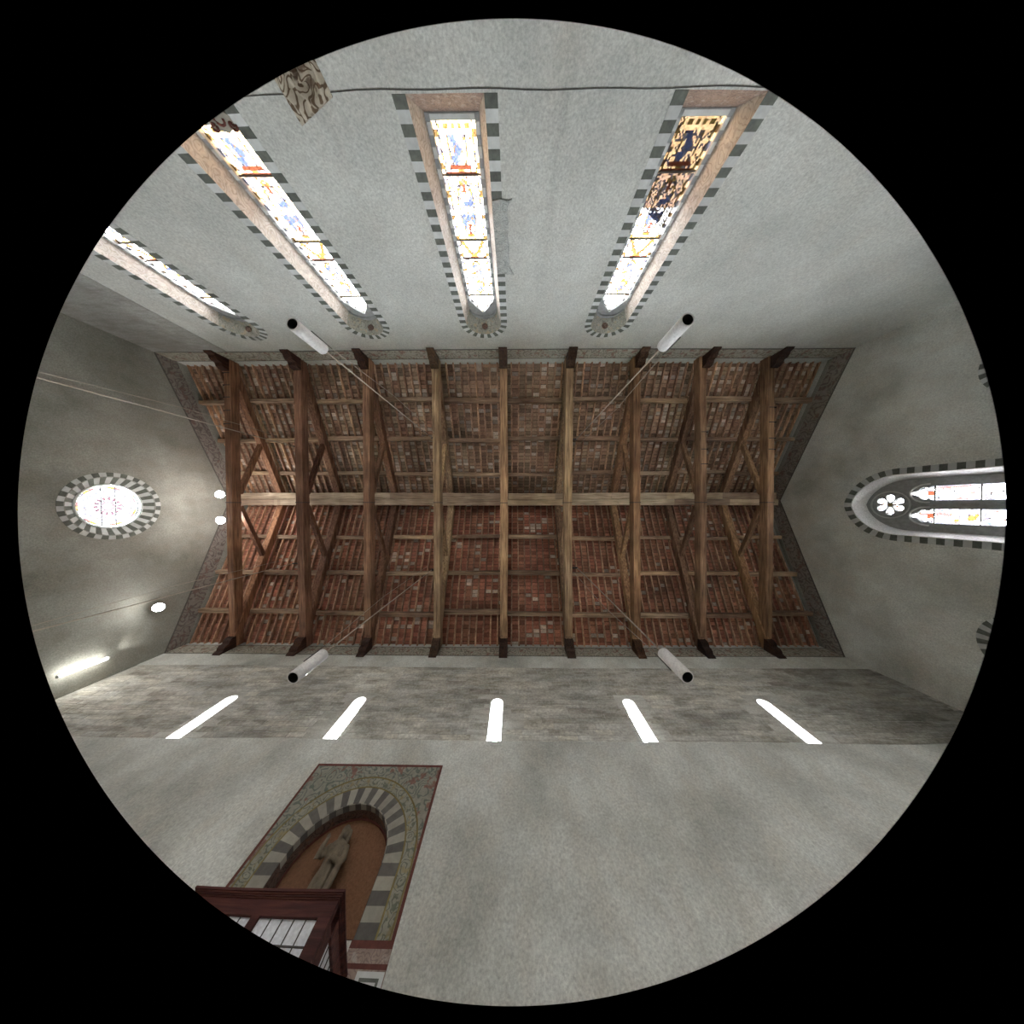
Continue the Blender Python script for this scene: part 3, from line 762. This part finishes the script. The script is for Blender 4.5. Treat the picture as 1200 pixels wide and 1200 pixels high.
# ------------------------------------------------------------------ statue in the niche
def statue():
    bm = bmesh.new()
    bx, by, bz = -3.0, YL+.12, F_B
    H = 1.44
    def loft_b(rings, n=20):
        prev = None
        for (cx, cy, zz, rx_, ry_, wav) in rings:
            ring = []
            for k in range(n):
                t = 2*PI*k/n; q = 1+wav*math.sin(7*t+zz*3)
                ring.append(bm.verts.new((bx+cx+rx_*q*math.cos(t), by+cy+ry_*q*math.sin(t), bz+zz+CZ)))
            if prev:
                for k in range(n): bm.faces.new((prev[k], prev[(k+1) % n], ring[(k+1) % n], ring[k]))
            else: bm.faces.new(list(reversed(ring)))
            prev = ring
        bm.faces.new(prev)
    def limb(pts, n=10):
        prev = None
        P = [Vector(p) for p, r in pts]
        for i, (p, r) in enumerate(pts):
            d = (P[min(i+1, len(P)-1)]-P[max(i-1, 0)]).normalized()
            a = d.cross(Vector((0, 1, .2))).normalized(); b = d.cross(a)
            ring = [bm.verts.new((bx+p[0]+(a.x*math.cos(t)+b.x*math.sin(t))*r, by+p[1]+(a.y*math.cos(t)+b.y*math.sin(t))*r, bz+p[2]+CZ+(a.z*math.cos(t)+b.z*math.sin(t))*r)) for t in [2*PI*k/n for k in range(n)]]
            if prev:
                for k in range(n): bm.faces.new((prev[k], prev[(k+1) % n], ring[(k+1) % n], ring[k]))
            else: bm.faces.new(list(reversed(ring)))
            prev = ring
        bm.faces.new(prev)
    # robed body with folds, then neck and head
    loft_b([(0, 0, 0, .20, .13, .10), (0, 0, .1, .19, .125, .11), (0, 0, .4, .165, .115, .10), (0, 0, .66, .15, .105, .08), (0, 0, .82, .125, .095, .05),
            (0, 0, .92, .135, .095, .03), (0, 0, 1.05, .165, .10, .02), (0, 0, 1.13, .17, .09, .01), (0, 0, 1.18, .12, .075, 0), (0, 0, 1.21, .055, .055, 0)])
    loft_b([(0, 0, 1.17, .05, .05, 0), (0, -.005, 1.24, .047, .05, 0)])
    loft_b([(0, -.02, 1.215, .035, .04, 0), (0, -.02, 1.235, .055, .062, 0), (0, -.015, 1.28, .07, .08, 0), (0, -.01, 1.335, .076, .088, 0), (0, 0, 1.385, .07, .085, 0), (0, .005, 1.42, .048, .06, 0), (0, .005, 1.44, .015, .02, 0)])
    limb([((0, -.085, 1.345), .010), ((0, -.105, 1.315), .014), ((0, -.09, 1.30), .012)])            # nose
    limb([((-.065, .03, 1.40), .03), ((-.085, .04, 1.30), .035), ((-.08, .05, 1.20), .03)])            # hair
    limb([((.065, .03, 1.40), .03), ((.085, .04, 1.30), .035), ((.08, .05, 1.20), .03)])
    limb([((0, -.07, 1.235), .03), ((0, -.08, 1.19), .022), ((0, -.075, 1.16), .01)])                  # beard
    # raised blessing arm, with sleeve and hand
    limb([((-.14, 0, 1.12), .06), ((-.22, -.05, .96), .055), ((-.245, -.08, .90), .05), ((-.225, -.13, 1.02), .042), ((-.20, -.15, 1.12), .03)])
    for k, (dx, ln) in enumerate(((-.022, .07), (-.008, .09), (.006, .085), (.02, .06))):
        limb([((-.20+dx, -.155, 1.12), .011), ((-.20+dx*1.2, -.16, 1.12+ln*.6), .010), ((-.20+dx*1.3, -.155, 1.12+ln), .007)], 6)
    limb([((-.175, -.16, 1.10), .012), ((-.155, -.175, 1.13), .010), ((-.15, -.18, 1.16), .007)], 6)
    # other arm bent across the waist holding the fold of the cloak
    limb([((.14, 0, 1.12), .06), ((.20, -.03, .95), .058), ((.195, -.06, .86), .052), ((.12, -.12, .86), .045), ((.05, -.14, .88), .032)])
    for k in range(4):
        limb([((.05, -.135, .90-k*.016), .011), ((.015, -.15, .895-k*.016), .010), ((-.005, -.14, .885-k*.016), .008)], 6)
    limb([((.055, -.145, .905), .011), ((.03, -.16, .925), .009)], 6)
    # cloak edge hanging from the arm
    limb([((.18, -.05, .92), .05), ((.19, -.06, .7), .055), ((.17, -.07, .45), .05), ((.16, -.06, .2), .045)])
    me = bpy.data.meshes.new('statue'); 
    for v in bm.verts:
        v.co -= Vector((bx, by, bz+CZ)); v.co = Vector((v.co.x*.92, v.co.y*.95, v.co.z*.90))
    bmesh.ops.recalc_face_normals(bm, faces=bm.faces); bm.to_mesh(me); bm.free()
    me.materials.append(MT['statue'])
    o = bpy.data.objects.new('statue', me); COL.objects.link(o); o.location = (bx, by, bz+CZ)
    r = o.modifiers.new('join', 'REMESH'); r.mode = 'VOXEL'; r.voxel_size = .011; r.use_smooth_shade = True
    tag(o, 'dark robed statue raising one hand in the ochre niche', 'statue')
statue()

# ------------------------------------------------------------------ glazed timber vestibule below the niche
ZT, VX0, VX1, VY0 = 3.0, -3.84, -2.02, 4.59
v = empty('entrance_vestibule', (FX, (VY0+YL)/2, FLOOR), 'dark red timber entrance vestibule with glazed panels under the statue', 'vestibule')
fx0, fx1, fy = VX0+.05, VX1-.05, VY0+.05
steps = ((0, ZT-.022, ZT), (.014, ZT-.034, ZT-.022), (.026, ZT-.046, ZT-.034), (.038, ZT-.056, ZT-.046))
for o_, z0, z1 in steps:
    box('cornice_moulding', VX0+o_, VX1-o_, VY0+o_, YL-.016, z0, z1, 'mahogany', v)
PZ = 2.815
def vbox(n, x0, x1, y0, y1, z0, z1, m='mahogany'): return box(n, x0, x1, y0, y1, z0, z1, m, v)
vbox('top_rail', fx0, fx1, fy, fy+.08, PZ, ZT-.05)
for x0, x1 in ((fx0, fx0+.145), (fx1-.145, fx1)): vbox('corner_post', x0, x1, fy, fy+.22, FLOOR, PZ)
vbox('mullion', FX-.045, FX+.045, fy, fy+.08, FLOOR, PZ)
def glazed(ax, u0, u1, c0, sgn):
    """pane with muntins; ax 'x' runs along x at y=c0, 'y' runs along y at x=c0"""
    zb = .2
    def b(n, a0, a1, d0, d1, z0, z1, m, p=None):
        d0, d1 = sorted((c0+sgn*d0, c0+sgn*d1))
        return box(n, a0, a1, d0, d1, z0, z1, m, p or v) if ax == 'x' else box(n, d0, d1, a0, a1, z0, z1, m, p or v)
    gp = b('glass_pane', u0, u1, .035, .041, zb, PZ, 'frost')
    k = max(2, round((u1-u0)/.127))
    for i in range(1, k): 
        a = u0+(u1-u0)*i/k; b('muntin', a-.005, a+.005, .026, .05, zb, PZ, 'lead', gp)
    for zz in (2.62, 2.05, 1.45, .85): b('muntin', u0, u1, .024, .05, zz-.006, zz+.006, 'lead', gp)
    b('lower_panel', u0, u1, .02, .06, FLOOR, zb, 'mahogany')
glazed('x', fx0+.145, FX-.045, fy, 1)
glazed('x', FX+.045, fx1-.145, fy, 1)
for xs, sg in ((fx1, -1), (fx0, 1)):
    x0, x1 = sorted((xs, xs+sg*.08))
    vbox('side_rail', x0, x1, fy+.22, YL-.016, PZ, ZT-.05)
    vbox('side_post', x0, x1, YL-.1, YL-.016, FLOOR, PZ)
    glazed('y', fy+.22, YL-.1, xs, sg)

# ------------------------------------------------------------------ hanging spotlights
LP = [(-3.45, -2.82, 4.08, 'over the second tall lancet side, hung from the fourth truss'), (-3.50, 2.72, 4.02, 'on the ledge side, hung from the fourth truss'),
      (2.56, -2.75, 3.95, 'on the tall lancets side, hung from the sixth truss'), (2.64, 2.62, 3.95, 'on the ledge side, hung from the sixth truss'),
      (-9.22, -2.47, 4.0, 'on the tall lancets side, hung from the second truss'), (-9.38, 2.45, 4.0, 'on the ledge side, hung from the second truss')]
LP[0] = (-3.45, -2.82, 4.08, 'on the tall lancets side, hung from the fourth truss')
for x, y, z, lab in LP:
    s = empty('hanging_spotlight', (x, y, z), 'white tube spotlight facing down, '+lab, 'spotlight', 'white tube spotlights on wires')
    hh = .66
    lathe('tube', (x, y, z), [(.082, .10), (.082, 0), (.098, 0), (.098, .28), (.095, .285), (.095, .30), (.098, .305), (.098, hh), (.06, hh+.012)], 'tube', s, n=28, cap0=False)
    lathe('inner_sleeve', (x, y, z), [(.081, .003), (.081, .2), (.06, .22)], 'black', s, n=24, cap0=False)
    lathe('lens', (x, y, z), [(.055, .17), (.04, .15), (.015, .142)], 'lens', s, n=20)
    a = math.atan2(y, x)+PI/2
    ex, ey = .107*math.cos(a), .107*math.sin(a)
    tube('side_bracket', [(x+ex, y+ey, z+.30), (x+ex, y+ey, z+hh+.14)], .009, 'cable', s, n=8)
    tx = min(TX, key=lambda q: abs(q-x)); sd = 1 if x > tx else -1
    tube('suspension_wire', [(x, y, z+hh), (x, y, TB+.12)], .014, 'wire', s, n=6)
    tube('power_cable', [(x+ex*.9, y+ey*.9, z+hh), (x+ex*2.2, y+ey*2.2, z+hh+2.5), (x+ex*2.2, y+ey*2.2, TB+.12)], .006, 'wire', s, n=5)
    x0, x1 = sorted((tx, x+sd*.03))
    box('hook_bracket', x0, x1, y-.03, y+.03, TB+.10, TB+.14, 'iron', s)

# lit lamps by the round window wall
def flood(p, lab, watts, aim, base, group=None, up=None):
    s = empty('floodlight', p, lab, 'floodlight', group)
    P = Vector(p); d = (Vector(aim)-P).normalized()
    a = d.orthogonal().normalized(); b = d.cross(a)
    def rings(name, prof, mat, n=20):
        vs = []; fs = []
        for r, h in prof:
            for k in range(n):
                t = 2*PI*k/n; vs.append(P+a*r*math.cos(t)+b*r*math.sin(t)+d*h)
        for i in range(len(prof)-1):
            for k in range(n): fs.append((i*n+k, i*n+(k+1) % n, (i+1)*n+(k+1) % n, (i+1)*n+k))
        fs += [tuple(range(n)), tuple(range((len(prof)-1)*n, len(prof)*n))]
        return mk(name, vs, fs, mat, s, share=False, smooth=True)
    rings('housing', [(.05, -.16), (.11, -.10), (.16, -.02), (.175, 0), (.165, .0)], 'black')
    rings('lit_face', [(.15, .004), (.13, .03), (.08, .05), (.02, .055)], 'lamp')
    tube('bracket', [P-d*.14, Vector(base)], .02, 'black', s)
    l = bpy.data.lights.new('lamp_light', 'POINT'); l.energy = watts; l.color = (1, .97, .95); l.shadow_soft_size = .12
    o = bpy.data.objects.new('lamp_light', l); COL.objects.link(o); o.parent = s; o.location = d*.22 if up is None else Vector(up)
    return s
flood((-12.40, -.47, 10.86), 'lit round floodlight on the first truss, on the tall lancets side', 16, (-8, .1, 9.0), (-12.0, -.47, 10.9), 'pair of floodlights on the first truss', (0, 0, .32))
flood((-12.40, .62, 10.86), 'lit round floodlight on the first truss, on the ledge side', 16, (-8, .3, 9.0), (-12.0, .62, 10.9), 'pair of floodlights on the first truss', (0, 0, .32))
flood((-13.75, 3.93, 9.85), 'single lit floodlight on the round window wall above the lit tube', 3.5, (-6, 1.5, 2.0), (-14.2, 3.98, 9.97))
s = empty('tube_light', (-14.0, 5.25, 7.7), 'upright lit tube lamp on the round window wall near the corner', 'tube light')
lathe('lit_tube', (-14.0, 5.25, 7.72), [(.03, 0), (.045, .02), (.045, 1.0), (.03, 1.02)], 'lamptube', s, n=14)
for zz in (7.70, 8.74): lathe('end_cap', (-14.0, 5.25, zz), [(.04, 0), (.05, .01), (.05, .03), (.04, .04)], 'tube', s, n=14)
box('wall_bracket', -14.2, -13.98, 5.23, 5.27, 8.42, 8.46, 'tube', s)
box('wall_bracket', -14.2, -13.98, 5.23, 5.27, 7.9, 7.94, 'tube', s)
l = bpy.data.lights.new('uplight', 'SPOT'); l.energy = 5; l.color = (1, .96, .9); l.spot_size = 1.4; l.spot_blend = .6; l.shadow_soft_size = .05
o = bpy.data.objects.new('uplight', l); COL.objects.link(o); o.parent = s; o.location = (.03, 0, 1.12)
o.rotation_mode = 'QUATERNION'; o.rotation_quaternion = Vector((.06, -.45, 1)).to_track_quat('-Z', 'Y')

# ------------------------------------------------------------------ small things on the north wall
F = FR['N']
# wavy cable along the wall at sill height
pts = []
x = XW
while x < XE:
    pts.append(F(x, 3.945+.012*math.sin(x*1.1)+.008*math.sin(x*3.7), -.012)); x += .35
pts.append(F(XE, 3.95, -.012))
tag(tube('wall_cable', pts, .005, 'cable', n=6), 'thin dark cable running along the wall at the sills of the tall lancets', 'cable')
# carved relief panel with a slanting top
q00, q10, q11, q01 = (-3.43, 3.20), (-2.75, 3.05), (-2.69, 3.99), (-3.38, 4.28)
n = 44; vs = []; fs = []
for j in range(n+1):
    for i in range(n+1):
        u, t = i/n, j/n
        a = (q00[0]*(1-u)+q10[0]*u)*(1-t)+(q01[0]*(1-u)+q11[0]*u)*t; zz = (q00[1]*(1-u)+q10[1]*u)*(1-t)+(q01[1]*(1-u)+q11[1]*u)*t
        p = Vector((a*3, zz*3, .7)); wv = noise.noise(p)*1.5; r = math.hypot(u-.5, t-.62)
        h = .5+.5*math.sin(18*r+3*math.atan2(t-.62, u-.5)+wv*2.6)
        ed = min(u, 1-u, t, 1-t)
        h = h*min(1, ed/.07)*.12
        vs.append(F(a, zz, -.02-h))
for j in range(n):
    for i in range(n): a = j*(n+1)+i; fs.append((a, a+1, a+n+2, a+n+1))
b0 = len(vs)
edge = [i for i in range(n+1)]+[k*(n+1)+n for k in range(1, n+1)]+[n*(n+1)+i for i in range(n-1, -1, -1)]+[k*(n+1) for k in range(n-1, 0, -1)]
for k in edge: x_, y_, z_ = vs[k]; vs.append((x_, YN+.001, z_))
m = len(edge)
for k in range(m): fs.append((edge[k], edge[(k+1) % m], b0+(k+1) % m, b0+k))
tag(mk('relief_panel', vs, fs, 'relief', smooth=True), 'veined brown and cream carved relief panel with slanting top edge', 'relief')
# carved crest standing on the sill of the second lancet
cr = empty('carved_crest', (-4.62, YN-.05, N_SILL), 'small carved cream and brown crest on the sill of a tall lancet', 'crest')
sh = [(-.17, .30), (-.19, .12), (-.12, .02), (0, -.04), (.12, .02), (.19, .12), (.17, .30), (.09, .27), (0, .31), (-.09, .27)]
plate('shield', F, [(-4.62+a, N_SILL+.05+b) for a, b in sh], [], -.02, .07, 'flight', cr)
plate('base', F, [(-4.78, N_SILL-.01), (-4.46, N_SILL-.01), (-4.50, N_SILL+.06), (-4.74, N_SILL+.06)], [], -.03, .09, 'sill', cr)
for s in (-1, 1):
    tube('scroll', [F(-4.62+s*(.15+.055*math.cos(t)*(1-t/9)), N_SILL+.26+.07*math.sin(t)*(1-t/9), -.03) for t in [k*.45 for k in range(16)]], .02, 'red', cr)
tube('charge', [F(-4.62+.07*math.cos(t), N_SILL+.18+.08*math.sin(t), -.025) for t in [k*PI/6 for k in range(9)]], .018, 'red', cr)
# grey fragment overlapping the striped border of the third lancet
ol = [(-.45, 5.30), (-.30, 5.27), (-.13, 5.30), (-.05, 5.27), (-.12, 5.36), (-.16, 5.5), (-.13, 5.75), (-.15, 6.0), (-.12, 6.3), (-.15, 6.55), (-.13, 6.75), (-.03, 6.96), (-.18, 6.95), (-.30, 6.93), (-.45, 6.95)]
fg = plate('plaster_fragment', F, ol, [], -.035, -.009, 'fragment')
tag(fg, 'grey carved plaster fragment over the striped border of a lancet', 'fragment')

# ------------------------------------------------------------------ neighbouring building behind the lower panes of the fourth lancet
nb = empty('neighbouring_building', (6.4, -10.0, FLOOR), 'dark neighbouring building seen through the amber panes of a lancet', 'building')
x0, x1, y0, y1 = 3.55, 9.2, -11.5, -8.4
vs = [(x0, y1, FLOOR), (x1, y1, FLOOR), (x1, y1, 7.2), ((x0+x1)/2, y1, 9.2), (x0, y1, 7.35)]
vs += [(a, y0, c) for a, b, c in vs]
mk('wall', vs, [(0, 1, 2, 3, 4), (9, 8, 7, 6, 5), (0, 5, 6, 1), (1, 6, 7, 2), (0, 4, 9, 5)], 'extwall', nb, share=False)
for (a, za), (b, zb_) in (((x0-.12, 7.27), ((x0+x1)/2, 9.24)), (((x0+x1)/2, 9.24), (x1+.12, 7.1))):
    vs = [(a, y1+.12, za), (b, y1+.12, zb_), (b, y0-.12, zb_), (a, y0-.12, za)]; vs += [(p[0], p[1], p[2]+.12) for p in vs]
    mk('roof', vs, [(0, 1, 2, 3), (4, 7, 6, 5), (0, 4, 5, 1), (1, 5, 6, 2), (2, 6, 7, 3), (3, 7, 4, 0)], 'extwall', nb, share=False)
